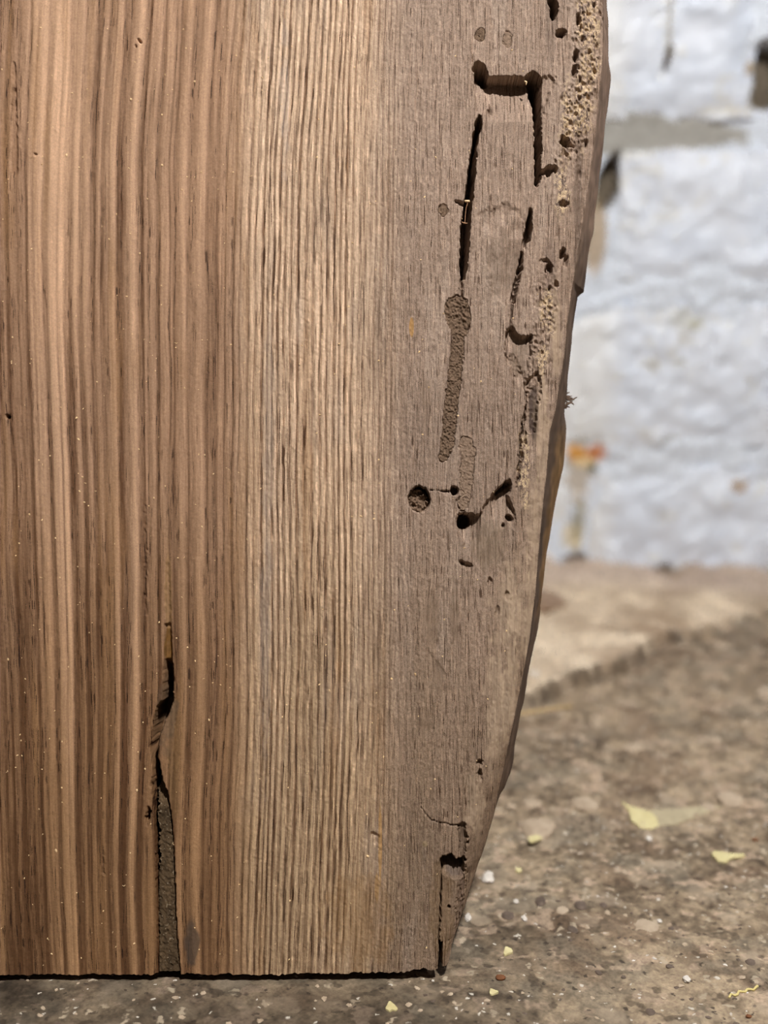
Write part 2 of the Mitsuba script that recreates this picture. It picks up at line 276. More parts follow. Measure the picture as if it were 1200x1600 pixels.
TAN = [(922, 30, 20, 120), (912, 150, 16, 70), (888, 190, 14, 60), (855, 490, 14, 40), (850, 560, 12, 30), (820, 735, 10, 70), (878, 290, 12, 50)]
PALE = [(850, 700, 14, 150), (838, 850, 14, 120), (800, 960, 34, 90), (828, 980, 9, 110), (780, 1130, 26, 120), (800, 1060, 16, 120), (870, 520, 10, 90), (745, 1260, 18, 60)]
# tone shift: paler and pinker high on the left, darker towards the foot
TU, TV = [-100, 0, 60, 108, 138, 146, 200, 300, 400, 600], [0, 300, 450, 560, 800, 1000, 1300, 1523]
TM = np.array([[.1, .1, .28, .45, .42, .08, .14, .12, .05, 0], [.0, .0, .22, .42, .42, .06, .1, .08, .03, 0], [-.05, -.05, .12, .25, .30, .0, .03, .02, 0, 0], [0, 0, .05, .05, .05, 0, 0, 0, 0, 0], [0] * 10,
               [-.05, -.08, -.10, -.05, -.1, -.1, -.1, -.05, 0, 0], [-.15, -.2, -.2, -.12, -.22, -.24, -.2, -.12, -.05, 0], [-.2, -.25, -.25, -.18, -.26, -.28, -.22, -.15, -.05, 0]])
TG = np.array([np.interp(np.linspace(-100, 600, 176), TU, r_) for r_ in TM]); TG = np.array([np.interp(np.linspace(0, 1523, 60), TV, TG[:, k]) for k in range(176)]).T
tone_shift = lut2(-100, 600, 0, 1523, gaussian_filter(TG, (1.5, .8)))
def wood(p, n, uv):
    U, V = uv.x * 1000, uv.y * 1000
    X = U - drift(U, V) + (noise(U * .03, V * .008) - .5) * 4
    t = ring_tone(X)
    z = smoothstep(340, 420, U); r = smoothstep(540, 650, U)
    sl = noise(X * .12, V * .003, 3.)
    light = mix(mix((.46, .285, .18), (.55, .395, .275), z), (.30, .22, .17), r)
    dark = mix(mix((.085, .036, .014), (.15, .078, .040), z), (.165, .108, .075), r)
    t = t + (sl - .5) * .2 * (1 - z) + (noise(X * .35, V * .012, 9.) - .5) * .26 + (noise(X * .95, V * .05, 2.) - .5) * (.18 + .34 * z)
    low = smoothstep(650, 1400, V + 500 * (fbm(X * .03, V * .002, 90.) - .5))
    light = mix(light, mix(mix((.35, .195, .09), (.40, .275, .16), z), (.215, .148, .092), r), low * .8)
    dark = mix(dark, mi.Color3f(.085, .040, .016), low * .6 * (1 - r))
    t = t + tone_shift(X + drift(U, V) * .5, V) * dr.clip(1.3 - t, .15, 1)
    c = mix(dark, light, dr.clip(t, 0, 1.25))
    c = mix(c, mi.Color3f(.25, .135, .06), smoothstep(.55, .8, fbm(X * .05, V * .0035, 5.)) * .45 * (1 - r))       # orange veins
    c = mix(c, mi.Color3f(.32, .25, .20), smoothstep(.58, .85, fbm(X * .045, V * .006, 15.)) * .3 * z)             # grey bloom
    c = c * (1 + (noise(U * .75, V * .75, 4.) - .5) * (.26 + .16 * r)) * (1 + (fbm(U * .012, V * .006, 7.) - .5) * .3)
    p1 = noise(X * .62, V * .035, 21.); p2 = noise(X * .4, V * .018, 31.)
    pw = mix(mi.Color3f(smoothstep(.5, .2, t)), mi.Color3f(smoothstep(.95, .45, t)), z).x
    lf = 1 - z
    brown = mi.Color3f(.62, .78, .9)                     # pores take the blue first, then the rest
    q = (.55 * z * (1 - r)) * smoothstep(.64, .80, p1) * pw + .4 * z * (1 - r) * smoothstep(.68, .82, p2) * pw
    p3 = noise(X * 1.05, V * .055, 71.); gate = noise(X * .3, V * .012, 77.)
    q = q + lf * .75 * smoothstep(.66, .82, p3) * smoothstep(.42, .62, gate) * smoothstep(.75, .3, t) + r * .55 * smoothstep(.68, .84, p3) * (.5 + gate)
    c = c * (1 - dr.clip(q, 0, .85) * (mi.Color3f(.92, 1.0, 1.06)))
    c = c * (1 + .35 * smoothstep(.74, .88, noise(X * .7, V * .05, 55.)) * (.3 + .7 * z))
    k = fbm(U * .09, V * .05, 40.) - .5
    for (a, b, ru, rv, col, s, rg) in STAINS_AND_DARKS:
        d = dr.sqrt(dr.square((U - a) / ru) + dr.square((V - b) / rv)) + k * rg * 1.6
        c = mix(c, mi.Color3f(col) * (.75 + .5 * noise(U * .5, V * .25, 6.)), s * smoothstep(1.0, .62, d))
    cm = mi.Float(0)
    for (a, b, ru, rv) in TAN:
        cm = dr.maximum(cm, smoothstep(1.15, .5, dr.sqrt(dr.square((U - a) / ru) + dr.square((V - b) / rv)) + k * 1.2))
    for (a, b, ru, rv) in PALE:
        d = dr.sqrt(dr.square((U - a) / ru) + dr.square((V - b) / rv)) + k * 1.5
        c = mix(c, mi.Color3f(.36, .265, .185) * (.75 + .5 * noise(U * .3, V * .04, 61.)), .55 * smoothstep(1.1, .4, d))
    cn = noise(U * .33, V * .2, 12.) * .55 + noise(U * .8, V * .55, 13.) * .45
    c = mix(c, mi.Color3f(.49, .36, .225) * (.6 + .6 * noise(U * .8, V * .6, 14.)), cm * .9 * smoothstep(.40, .66, cn))
    c = mix(c, mi.Color3f(.06, .04, .03), cm * .75 * smoothstep(.36, .24, cn))
    return c
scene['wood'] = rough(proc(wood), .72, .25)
def flank(p, n, uv):
    U, V = uv.x * 1000, uv.y * 1000
    c = mix((.045, .03, .022), (.10, .066, .046), fbm(U * .02, V * .006, 3.))
    c = mix(c, mi.Color3f(.14, .082, .036), smoothstep(640, 720, V) * smoothstep(18, 40, U + 16 * noise(V * .05)) * smoothstep(1000, 900, V))
    c = mix(c, mi.Color3f(.17, .115, .085), smoothstep(430, 330, V) * .8)
    return c * (.7 + .6 * noise(U * .15, V * .06, 8.))
scene['weathered_shaded_wood'] = rough(proc(flank), .85, .2)  # the colour holds the shade on the flank as well as its weathering
def frass(p, n, uv):
    U, V = uv.x * 1000, uv.y * 1000
    c = mix((.07, .044, .028), (.19, .126, .084), noise(U * .45, V * .4, 2.) * .55 + noise(U * 1.1, V * .9, 5.) * .45)
    return c
scene['frass'] = rough(proc(frass), .9, .15)
def pale_frass(p, n, uv):
    U, V = uv.x * 1000, uv.y * 1000
    return mix((.13, .088, .062), (.265, .185, .132), noise(U * .4, V * .3, 2.) * .5 + noise(U * 1.1, V * .7, 5.) * .5)
scene['pale_frass'] = rough(proc(pale_frass), .9, .15)
def dirt(p, n, uv):
    U, V = uv.x * 1000, uv.y * 1000
    c = mix((.036, .024, .014), (.115, .074, .040), fbm(U * .14, V * .04, 2.))
    return mix(c, mi.Color3f(.24, .19, .13), smoothstep(.84, .92, noise(U * .5, V * .4, 9.)) * .7)
scene['packed_dirt'] = rough(proc(dirt), .95, .1)
scene['pale_wood'] = rough(rgb(.66, .48, .28), .7)
scene['raw_splinter'] = rough(rgb(.26, .14, .075), .7)
scene['dark_fibre'] = rough(rgb(.10, .065, .045), .9)

# ------------------------------------------------------------------ the board
top = 1523 - 1.43 / S
rows = np.concatenate([np.linspace(top, -200, 50)[:-1], np.linspace(-200, -25, 30)[:-1], np.arange(-25, 1523.5, 1.75)])
rows[-1] = 1523
tcol = np.concatenate([np.linspace(-1250, -25, 40)[:-1], np.arange(-25, 335, 1.9), np.arange(335, 600, 1.45)])
nR = 235
cols = np.concatenate([tcol, 600 + np.arange(nR) * 1.45])
def face_uv(V):
    """columns, squeezed beyond U = 600 so that the last one runs along the edge"""
    e = edge(V)[:, None]
    s = np.linspace(0, 1, nR + 1)[None, 1:]
    return np.hstack([np.broadcast_to(tcol, (len(V), len(tcol))), np.full((len(V), 1), 600.), 600 + (e - 600) * s]), np.broadcast_to(V[:, None], (len(V), len(tcol) + 1 + nR))
FU, FV = face_uv(rows)
FW = h_at(FU, FV)
FW = np.where(FV < -50, h_at(FU, -50 - np.abs((FV + 50) % 9)) , FW)
_rb = np.random.default_rng(77)
_fray = np.interp(np.arange(-1300, 1000), np.arange(-1300, 1000, 1.6), gaussian_filter(_rb.standard_normal(1438), .8)) * 1.5 + np.interp(np.arange(-1300, 1000), np.arange(-1300, 1000, 14), _rb.standard_normal(165)) * .9
foot = np.interp(FU[-1], [-1300, 0, 400, 560, 690, 700, 760], [1523, 1523, 1522, 1520.5, 1514, 1513, 1514]) + np.interp(FU[-1], np.arange(-1300, 1000), _fray)
FVs = FV + (foot - 1523)[None, :] * sst(1440, 1523, FV)
FUe = FU + (np.arange(FU.shape[1]) == FU.shape[1] - 1) * 0
back_w = -296.0
def flank_profile(V, nt):
    """U and W down the flank from the face's edge to the back"""
    e, s = edge(V), sil(V)
    ew = np.where(V < -50, h_at(e, np.full_like(V, -50.)), h_at(e, V))
    w_s = np.where(V < 1255, -112.0, -150.0)
    us = 600 + (s - 600) / (1 + w_s * S / .2707 * -1) if False else 600 + (s - 600) / (1 / (1 - w_s * S / .2707))
    us = us - 4 * sst(1240, 1290, V)
    ub = us - 22
    t = np.linspace(0, 1, nt)
    U = np.empty((len(V), nt)); W = np.empty((len(V), nt))
    for k, a in enumerate(t):
        if a < .45:
            b = a / .45
            U[:, k] = e + (us - e) * (1.25 * b - .25 * b * b); W[:, k] = ew + (w_s - ew) * b
        else:
            b = (a - .45) / .55
            U[:, k] = us + (ub - us) * b * b; W[:, k] = w_s + (back_w - w_s) * b
    return U, W, t
NB = 7
bu, bw_, _ = flank_profile(rows, NB)
bu, bw_ = bu - 5, bw_ - 3
backU = np.stack([bu[:, -1], np.full(len(rows), 300.), np.full(len(rows), -400.), np.full(len(rows), -1250.), np.full(len(rows), -1250.)], 1)
backW = np.stack([np.full(len(rows), back_w)] * 4 + [np.full(len(rows), -150.)], 1)
AU = np.hstack([FU, bu[:, 1:], backU[:, 1:]]); AW = np.hstack([FW, bw_[:, 1:], backW[:, 1:]])
AV = np.hstack([FVs, np.broadcast_to(rows[:, None], (len(rows), NB - 1 + 4))]).copy()
lift = 40 * np.clip(-AW / 296, 0, 1)                                   # the foot is sawn a little out of square
AV -= lift * sst(1300, 1523, AV)
P = board(AU, AV, AW)
r, c = AU.shape
F = grid_faces(r, c)
i = np.arange(r) * c
F = np.vstack([F, np.stack([i[:-1] + c - 1, i[1:] + c - 1, i[1:]], 1), np.stack([i[:-1] + c - 1, i[1:], i[:-1]], 1)])
nf = FU.shape[1]
verts = P.reshape(-1, 3)
cap_v, cap_f = [], []
for row in (0, r - 1):                                                # end caps, from the front line straight to the back
    a = row * c + np.arange(nf)
    bpts = P[row, :nf] * 0
    fu = AU[row, :nf]
    bk = board(np.clip(fu, -1250, bu[row, -1]), np.full(nf, rows[row] - (40 if row else 0)), np.full(nf, back_w))
    base = len(verts) + sum(len(x) for x in cap_v)
    cap_v.append(np.vstack([P[row, :nf], bk]))
    q = base + np.arange(nf - 1)
    f2 = np.vstack([np.stack([q, q + 1, q + 1 + nf], 1), np.stack([q, q + 1 + nf, q + nf], 1)])
    cap_f.append(f2 if row else f2[:, ::-1])
uv = np.vstack([np.stack([AU.ravel() / 1000, AV.ravel() / 1000], 1)] + [np.stack([x[:, 0] / S / 1000, x[:, 1] * 0 + .7], 1) for x in cap_v])
verts = np.vstack([verts] + cap_v); F = np.vstack([F] + cap_f)
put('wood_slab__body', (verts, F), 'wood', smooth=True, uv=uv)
tag('wood_slab', 'thick brown walnut coloured timber slab with a waney edge and borer holes, standing on the concrete floor in front of the white brick wall', 'wood slab')

def closed_sheet(Pf, Pb, uvf):
    """a sheet with thickness from two grids of points"""
    r, c = Pf.shape[:2]; n = r * c; f = grid_faces(r, c); i = np.arange(n).reshape(r, c)
    rim = np.concatenate([i[0, :-1], i[:-1, -1], i[-1, :0:-1], i[:0:-1, 0]]); nx = np.roll(rim, -1)
    side = np.vstack([np.stack([rim, nx, nx + n], 1), np.stack([rim, nx + n, rim + n], 1)])
    return (np.vstack([Pf.reshape(-1, 3), Pb.reshape(-1, 3)]), np.vstack([f, f[:, ::-1] + n, side])), np.vstack([uvf, uvf])
# weathered, shade-tinted flank: a skin of its own along the edge
frow = np.concatenate([np.linspace(top, -30, 60)[:-1], np.arange(-30, 1512, 3.0)])
fu, fw, ft = flank_profile(frow, 26)
rg = np.random.default_rng(31)
rn = gaussian_filter(rg.standard_normal(fu.shape), (5, 1.0)); rn /= rn.std()
env = np.sin(np.clip(ft, 0, 1) * math.pi)[None, :] * sst(-5, .15, ft)[None, :]
fu2 = fu + rn * 1.1 * np.minimum(1, ft * 6)[None, :]
liftf = 40 * np.clip(-fw / 296, 0, 1) * sst(1300, 1523, frow)[:, None]
Pf = board(fu2 + .3, frow[:, None] - liftf, fw); Pb = board(fu - 5, frow[:, None] - liftf, fw - 4)
m, u2 = closed_sheet(Pf, Pb, np.stack([np.broadcast_to(ft * 130, fu.shape).ravel() / 1000, np.broadcast_to(frow[:, None], fu.shape).ravel() / 1000], 1))
put('wood_slab__waney_edge', m, 'weathered_shaded_wood', smooth=True, uv=u2)
tag('wood_slab__waney_edge', 'dark weathered flank, with shade in its colour, running down the right edge')

def plug_part(key, sd, level, amp, mat, step=1.5, seed=0, wave=0.0, grow=1.5):
    """the filling of a tunnel or split: a rough patch that sits below the face"""
    sl, d = sd
    hgt = level + (lump[sl] * .5 + crumb[sl] * .7 + grit[sl] * .6) * amp + (wave * np.sin((VV[sl] + 3 * JX[sl]) * .55 + UU[sl] * .35) if wave else 0)
    base = gaussian_filter(np.where(d < 0, 0, 0) + 0.0 * d, 1)
    k = d < grow
    rr, cc = np.nonzero(k)
    idx = -np.ones(d.shape, int); idx[rr, cc] = np.arange(len(rr))
    q = k[:-1, :-1] & k[1:, :-1] & k[:-1, 1:] & k[1:, 1:]
    a, b = np.nonzero(q)
    f = np.vstack([np.stack([idx[a, b], idx[a + 1, b], idx[a + 1, b + 1]], 1), np.stack([idx[a, b], idx[a + 1, b + 1], idx[a, b + 1]], 1)])
    Uc, Vc, Wc = UU[sl][rr, cc], VV[sl][rr, cc], hgt[rr, cc] - 6 * sst(grow - 2.2, grow + 1, d[rr, cc])
    n = len(rr)
    vb = board(Uc, Vc, Wc - 7)
    # close it with a skirt along the border
    e = np.sort(np.vstack([f[:, [0, 1]], f[:, [1, 2]], f[:, [2, 0]]]), 1)
    ue, cnt = np.unique(e, axis=0, return_counts=True); bd = ue[cnt == 1]
    sk = np.vstack([np.stack([bd[:, 0], bd[:, 1], bd[:, 1] + n], 1), np.stack([bd[:, 0], bd[:, 1] + n, bd[:, 0] + n], 1)])
    u = np.stack([Uc, Vc], 1) / 1000
    return put(key, (np.vstack([board(Uc, Vc, Wc), vb]), np.vstack([f, f[:, ::-1] + n, sk])), mat, smooth=True, uv=np.vstack([u, u]))
for k, (lv, am, wv, mt) in {'plug': (-3.0, 1.3, .5, 'frass'), 'run': (-2.2, .8, .9, 'frass'), 'run2': (-1.2, .5, .6, 'pale_frass'), 'oval': (-1.2, .4, .6, 'frass'), 'oval2': (-.9, .35, .5, 'pale_frass'), 'oval3': (-1.2, .7, 0, 'frass')}.items():
    plug_part('wood_slab__packed_borer_tunnel', plug_sd(k), lv, am, mt, wave=wv, grow=2.6)
kk = plug_part('wood_slab__frass_in_hole', d_oval(652, 784, 17, 19, .1, .6), -16, 2.2, 'frass')
tag('wood_slab__frass_in_hole', 'crumbly brown frass at the bottom of the round borer hole')
sd = d_poly(fillp, .6)
lv = np.interp(VV[sd[0]], [970, 1040, 1060, 1190, 1225, 1260, 1545], [-30, -40, -70, -70, -28, -7, -5.5])
sd2 = (sd[0], np.where(VV[sd[0]] < 1205, 5., np.where(VV[sd[0]] > 1519, 5., np.maximum(sd[1], (np.interp(VV[sd[0]], [1200, 1340, 1420], [246, 249, 247]) + JX[sd[0]] - UU[sd[0]])))))
plug_part('wood_slab__dirt_filling', sd2, lv, .75, 'packed_dirt')
tag('wood_slab__dirt_filling', 'dark gritty dirt packed into the lower end of the split')

def tube(pts, rad, n=6):
    """a bent thread with a round section"""
    pts = np.asarray(pts, float); rad = np.broadcast_to(rad, len(pts)); tan = np.gradient(pts, axis=0); tan /= np.linalg.norm(tan, axis=1)[:, None]
    ref = np.array([.31, .53, .79]); a = np.cross(tan, ref); a /= np.linalg.norm(a, axis=1)[:, None]; b = np.cross(tan, a)
    ang = np.arange(n) * 2 * math.pi / n
    v = (pts[:, None] + rad[:, None, None] * (np.cos(ang)[None, :, None] * a[:, None] + np.sin(ang)[None, :, None] * b[:, None])).reshape(-1, 3)
    i = np.arange(len(pts) * n).reshape(-1, n); j = np.roll(i, -1, 1)
    f = np.vstack([np.stack([i[:-1], j[:-1], j[1:]], 2).reshape(-1, 3), np.stack([i[:-1], j[1:], i[1:]], 2).reshape(-1, 3)])
    v = np.vstack([v, pts[:1], pts[-1:]]); k = len(v) - 2
    f = np.vstack([f, np.stack([j[0], i[0], np.full(n, k)], 1), np.stack([i[-1], j[-1], np.full(n, k + 1)], 1)])
    return trimesh.Trimesh(v, f, process=False)
def bpath(l): return board(*(np.array(x, float) for x in zip(*l)))
put('wood_slab__splinter', tube(bpath([(725, 311, -14), (729, 313, -6), (733, 314, -2), (735, 313, -12)]), np.array([1.2, 2.2, 2.0, 1.0]) * S), 'pale_wood', smooth=True)
put('wood_slab__splinter', tube(bpath([(732, 314, -5), (729, 322, -9), (728, 332, -13), (727, 346, -12), (724, 348, -10)]), np.array([1.3, 1.0, .8, .7, .5]) * S), 'raw_splinter', smooth=True)
put('wood_slab__splinter', tube(bpath([(722, 345, -10), (727, 347, -9), (731, 346, -12)]), np.array([.9, 1.3, .8]) * S), 'raw_splinter', smooth=True)
put('wood_slab__splinter', tube(bpath([(820, 126, -2), (822, 128, 0), (822, 132, -3)]), np.array([1.0, 2.2, 1.0]) * S), 'pale_wood', smooth=True)
# ragged dark tuft standing off the flank
tu = []
rt = np.random.default_rng(9)
_k = 1 / (1 + 100 * S / .2707)
for q in range(9):
    a = np.array([600 + (rt.uniform(880, 886) - 600) / _k, rt.uniform(606, 634), -100.])
    pts = [a]
    for s_ in range(5): pts.append(pts[-1] + [rt.uniform(-.5, 4.4), rt.uniform(-4, 3), rt.uniform(-2, 2)])
    tu.append(tube(bpath(pts), np.linspace(2.6, .7, 6) * S, 5))
put('wood_slab__fibre_tuft', trimesh.util.concatenate(tu), 'dark_fibre', smooth=True)
tag('wood_slab__fibre_tuft', 'small ragged tuft of dark fibres on the edge')

# sawdust crumbs sprinkled over the face
rc = np.random.default_rng(17)
ms = []
for q in range(430):
    u, v = (rc.uniform(2, 360), rc.uniform(40, 1510)) if q < 250 else (rc.uniform(330, 860), rc.uniform(20, 1500))
    if u > edge(v) - 10: continue
    w = float(h_at(u, v))
    if w < -4: continue
    s_ = rc.uniform(.7, 1.5) * (1.5 if rc.random() < .08 else 1) * S
    m = trimesh.creation.icosphere(subdivisions=0, radius=1.0)
    m.apply_scale([s_ * rc.uniform(.7, 1.2), s_ * rc.uniform(.7, 1.2), s_ * rc.uniform(.8, 2.0)])
    m.apply_transform(trimesh.transformations.random_rotation_matrix(rc.random(3)))
    m.apply_translation(board(np.array(u), np.array(v), np.array(w + .4))); ms.append(m)
for q in range(26):
    u, v = rc.uniform(10, 560), rc.uniform(60, 1480); w = float(h_at(u, v)); a = rc.uniform(0, 6.28); L = rc.uniform(2, 5)
    ms.append(tube(bpath([(u, v, w + .6), (u + L * .5 * math.cos(a), v + L * .5 * math.sin(a), w + 1.6), (u + L * math.cos(a + .5), v + L * math.sin(a + .5), w + .8)]), .5 * S, 4))
put('sawdust_crumbs', trimesh.util.concatenate(ms), 'pale_wood', smooth=False)
tag('sawdust_crumbs', 'pale specks of sawdust sprinkled over the sawn face of the slab', 'sawdust', kind='stuff')

# ------------------------------------------------------------------ floor
LEDGE = [(-400, 380), (20, 392), (48.9, 409.0), (54.8, 415.1), (65.2, 426.6), (73.2, 434.5), (84.2, 445.6), (91.0, 450.6), (100.4, 467.7), (110.7, 481.3), (125.2, 489.5), (162.5, 520.8), (260, 560), (500, 575)]
def floor_z(x, y):
    """height of the floor in metres at x, y in millimetres"""
    p = np.stack([x, y, 0 * x], -1)
    z = (meshkit.fbm(p / 45, 3, 1) - .5) * 2.0 + (meshkit.fbm(p / 9, 3, 5) - .5) * 1.0 + (meshkit.noise(p / 2.2, 9) - .5) * .35 + (meshkit.noise(p / 1.0, 12) - .5) * .22
    pit = np.clip(meshkit.noise(p / 5.5, 31) - .78, 0, 1) * -4.5
    lx, ly = zip(*LEDGE)
    d = y - np.interp(x, lx, ly) + (meshkit.fbm(p / 8, 2, 71) - .5) * 5
    drop = np.interp(x, [-400, 100, 150, 300], [6.0, 5.5, 1.5, .5])
    z = z + pit + sst(-1.5, 2.0, d) * drop + sst(-4, 60, d) * 1.0 + sst(0, 10, d) * (meshkit.fbm(p / 14, 3, 77) - .5) * 4
    z = z + sst(545, 585, y) * (2.5 + (meshkit.fbm(p / 17, 3, 83) - .5) * 10) + sst(430, 500, y) * (meshkit.fbm(p / 11, 3, 87) - .5) * 4
    z = z - 14 * np.exp(-((x - 132.5) / 5) ** 2 - ((y - 576) / 7) ** 2)
    flat = sst(200, 225, y) * sst(330, 310, y) * sst(40, 20, x)        # levelled where the board stands
    lim = -.35 - .4 * meshkit.noise(p / 6, 44)
    z = np.where(flat > 0, z * (1 - flat) + (np.minimum(z * .35 - .4, .0) + sst(256, 246, y) * 1.7) * flat, z)
    return z / 1000
fx = np.concatenate([np.linspace(-1200, -130, 40)[:-1], np.linspace(-130, 195, 620)[:-1], np.linspace(195, 1200, 40)])
fy = np.concatenate([np.linspace(-1600, 205, 40)[:-1], np.linspace(205, 262, 150)[:-1], np.linspace(262, 420, 300)[:-1], np.linspace(420, 600, 200)])
gx, gy = np.meshgrid(fx, fy)
gz = floor_z(gx, gy)
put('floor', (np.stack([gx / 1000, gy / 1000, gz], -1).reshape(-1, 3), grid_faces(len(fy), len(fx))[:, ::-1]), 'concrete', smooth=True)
tag('floor', 'rough worn concrete floor, brown grey with pale specks and grit', kind='structure')
ledge_y = lut(-400, 500, np.interp(np.linspace(-400, 500, 181), *zip(*LEDGE)))
def concrete(p, n, uv):
    x, y = p.x * 1000, p.y * 1000
    a = fbm(x / 30, y / 30, 1., 3); b = fbm(x / 6, y / 6, 4., 3); g = noise(x / 1.1, y / 1.1, 3.); g2 = noise(x / .5, y / .5, 8.)
    m = fbm(x / 2.6, y / 2.6, 61., 3)
    c = mix((.105, .074, .047), (.40, .305, .205), smoothstep(.28, .74, a * .3 + b * .35 + m * .35))
    c = mix(c, mi.Color3f(.17, .11, .07), smoothstep(.55, .75, fbm(x / 14, y / 14, 22.)) * .5)
    c = mix(c, mi.Color3f(.21, .18, .135), smoothstep(.52, .7, fbm(x / 9, y / 9, 32.)) * .4)
    c = mix(c, mi.Color3f(.46, .34, .245), smoothstep(.62, .74, fbm(x / 4.2, y / 3.4, 36., 3)) * .65)
    c = mix(c, mi.Color3f(.075, .052, .034), smoothstep(.66, .76, fbm(x / 3.2, y / 3.2, 39., 3)) * .6)
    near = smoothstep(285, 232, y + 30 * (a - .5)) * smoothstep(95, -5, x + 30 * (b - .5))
    c = c * (1 - .66 * near)  # shade in front of the board, painted into the colour
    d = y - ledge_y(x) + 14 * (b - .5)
    c = mix(c, mi.Color3f(.09, .065, .045), smoothstep(-7, -1, d) * smoothstep(135, 105, x) * .6)  # shadow line under the ledge, painted as a dark band
    dust = smoothstep(-1, 4, d)
    c = mix(c, mix((.31, .22, .145), (.82, .68, .51), smoothstep(.2, .8, fbm(x / 12, y / 12, 52.) * .6 + a * .4)), dust * (.95 - .35 * smoothstep(115, 175, x)))
    c = mix(c, mi.Color3f(.44, .35, .30), smoothstep(530, 565, y) * .7)
    g3 = noise(x / .28, y / .28, 18.)
    c = c * (.50 + .40 * g + .34 * g2 + .24 * g3)
    v1, v2, vr = voronoi(x / 3.6 + .8 * b, y / 3.6 + .8 * g)
    c = mix(c, mi.Color3f(.46, .38, .28), smoothstep(.34, .12, v1 + (g2 - .5) * .25) * smoothstep(.78, 1., vr) * .8)
    w1, w2, wr = voronoi(x / 1.7 + 7 + g2 * .5, y / 1.7 + g * .5)
    c = mix(c, mi.Color3f(.60, .55, .48), smoothstep(.26, .1, w1 + (g2 - .5) * .2) * (wr > .93) * .8)
    c = mix(c, mi.Color3f(.04, .028, .02), smoothstep(.36, .15, w1 + (g2 - .5) * .2) * (wr < .08) * .8)
    q1, q2, qr = voronoi(x / 8.5 + 3 + b, y / 8.5 + 1 + a)
    c = mix(c, mi.Color3f(.42, .33, .24), smoothstep(.45, .2, q1 + (b - .5) * .5) * smoothstep(.6, 1., qr) * (.55 - .4 * near))
    return c
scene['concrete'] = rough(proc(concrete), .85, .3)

# stones and chips set in or lying on the concrete
def stone_mesh(rx, ry, rz, seed, sub=2, lumpy=.28):
    m = trimesh.creation.icosphere(subdivisions=sub); v = m.vertices.copy()
    k = 1 + lumpy * 2 * (meshkit.fbm(v * 1.3 + seed * 7.3, 2, seed) - .5)
    m.vertices = v * k[:, None] * np.array([rx, ry, rz]); return m
def mottled(c1, c2, s):
    def fn(p, n, uv): return mix(c1, c2, fbm(p.x * s, p.y * s, p.z * s)) 
    return rough(proc(fn), .7, .4)
scene['beige_stone'] = mottled((.30, .22, .15), (.52, .42, .31), 700.)
scene['white_chip'] = rough(rgb(.62, .57, .51), .5, .5)
scene['dark_stone'] = mottled((.07, .048, .035), (.17, .125, .095), 900.)
scene['brown_stone'] = mottled((.20, .13, .09), (.36, .25, .17), 300.)
scene['yellow_paint'] = mottled((.50, .42, .19), (.70, .63, .36), 500.)
scene['rust_chip'] = rough(rgb(.17, .07, .03), .9)
STONES = [(41.6, 318.4, 4.6, 'beige'), (41.7, 334.8, 2.9, 'beige'), (56.3, 333.9, 3.4, 'beige'), (35.5, 331.9, 1.6, 'beige'), (90.5, 331.9, 2.1, 'beige'), (98.0, 337.3, 3.4, 'beige'), (42.0, 275.0, 1.6, 'beige'),
          (52.8, 428.5, 1.7, 'white'), (66.5, 512, 8.0, 'brown'), (131.6, 449.1, 2.2, 'beige'), (115.5, 426.6, 1.7, 'beige'), (101.5, 415.1, 1.6, 'beige'), (118.6, 396.1, 1.8, 'beige'), (69.0, 394.4, 1.9, 'beige'),
          (132.9, 479.6, 2.6, 'beige'), (134, 421, 4.6, 'beige'), (77.4, 373.0, 3.2, 'beige'), (104.5, 381.3, 2.2, 'beige'), (60.2, 269.3, 3.2, 'beige'), (37.4, 279.5, 1.5, 'dark'), (29.0, 274.1, 1.4, 'dark'),
          (46.6, 277.4, 1.4, 'dark'), (52.0, 278.0, 1.0, 'dark'), (43.1, 266.8, 1.1, 'dark'), (54.6, 235.5, 1.0, 'dark'), (80.1, 253.2, 1.2, 'dark'), (46.3, 249.5, .8, 'dark'), (62.2, 252.2, .8, 'dark')]
for k, (x, y, r_, kind) in enumerate(STONES):
    rs = np.random.default_rng(300 + k)
    m = stone_mesh(r_ * rs.uniform(.85, 1.15), r_ * rs.uniform(.9, 1.5), r_ * (.7 if kind == 'brown' else .38), k)
    m.apply_transform(trimesh.transformations.rotation_matrix(rs.uniform(-.5, .5), [0, 0, 1]))
    z = float(floor_z(np.array(x), np.array(y))) * 1000
    m.apply_translation([x, y, z + r_ * .02]); m.apply_scale(.001)
    put('floor__embedded_stone', m, {'beige': 'beige_stone', 'white': 'white_chip', 'dark': 'dark_stone', 'brown': 'brown_stone'}[kind], smooth=True)
def grit_mesh(n, seed, lo, hi):
    g = np.random.default_rng(seed); out = []
    while len(out) < n:
        x, y = g.uniform(-85, 175), 205 + 330 * g.random() ** 1.6
        if y > 246 and x < np.interp(y, [246, 290], [22, 26]) and y < 320: continue
        r_ = g.uniform(lo, hi) * (1 + (y - 205) / 300)
        m = trimesh.creation.icosphere(subdivisions=0, radius=1.0)
        m.vertices = m.vertices * g.uniform(.6, 1.2, (12, 1)) * [r_ * g.uniform(.7, 1.2), r_ * g.uniform(.7, 1.5), r_ * .45]
        m.apply_transform(trimesh.transformations.rotation_matrix(g.uniform(0, 6.28), [0, 0, 1])); out.append((m, x, y))
    z = floor_z(np.array([o[1] for o in out]), np.array([o[2] for o in out])) * 1000
    for (m, x, y), h in zip(out, z): m.apply_translation([x, y, h + .02])
    m = trimesh.util.concatenate([o[0] for o in out]); m.apply_scale(.001); return m
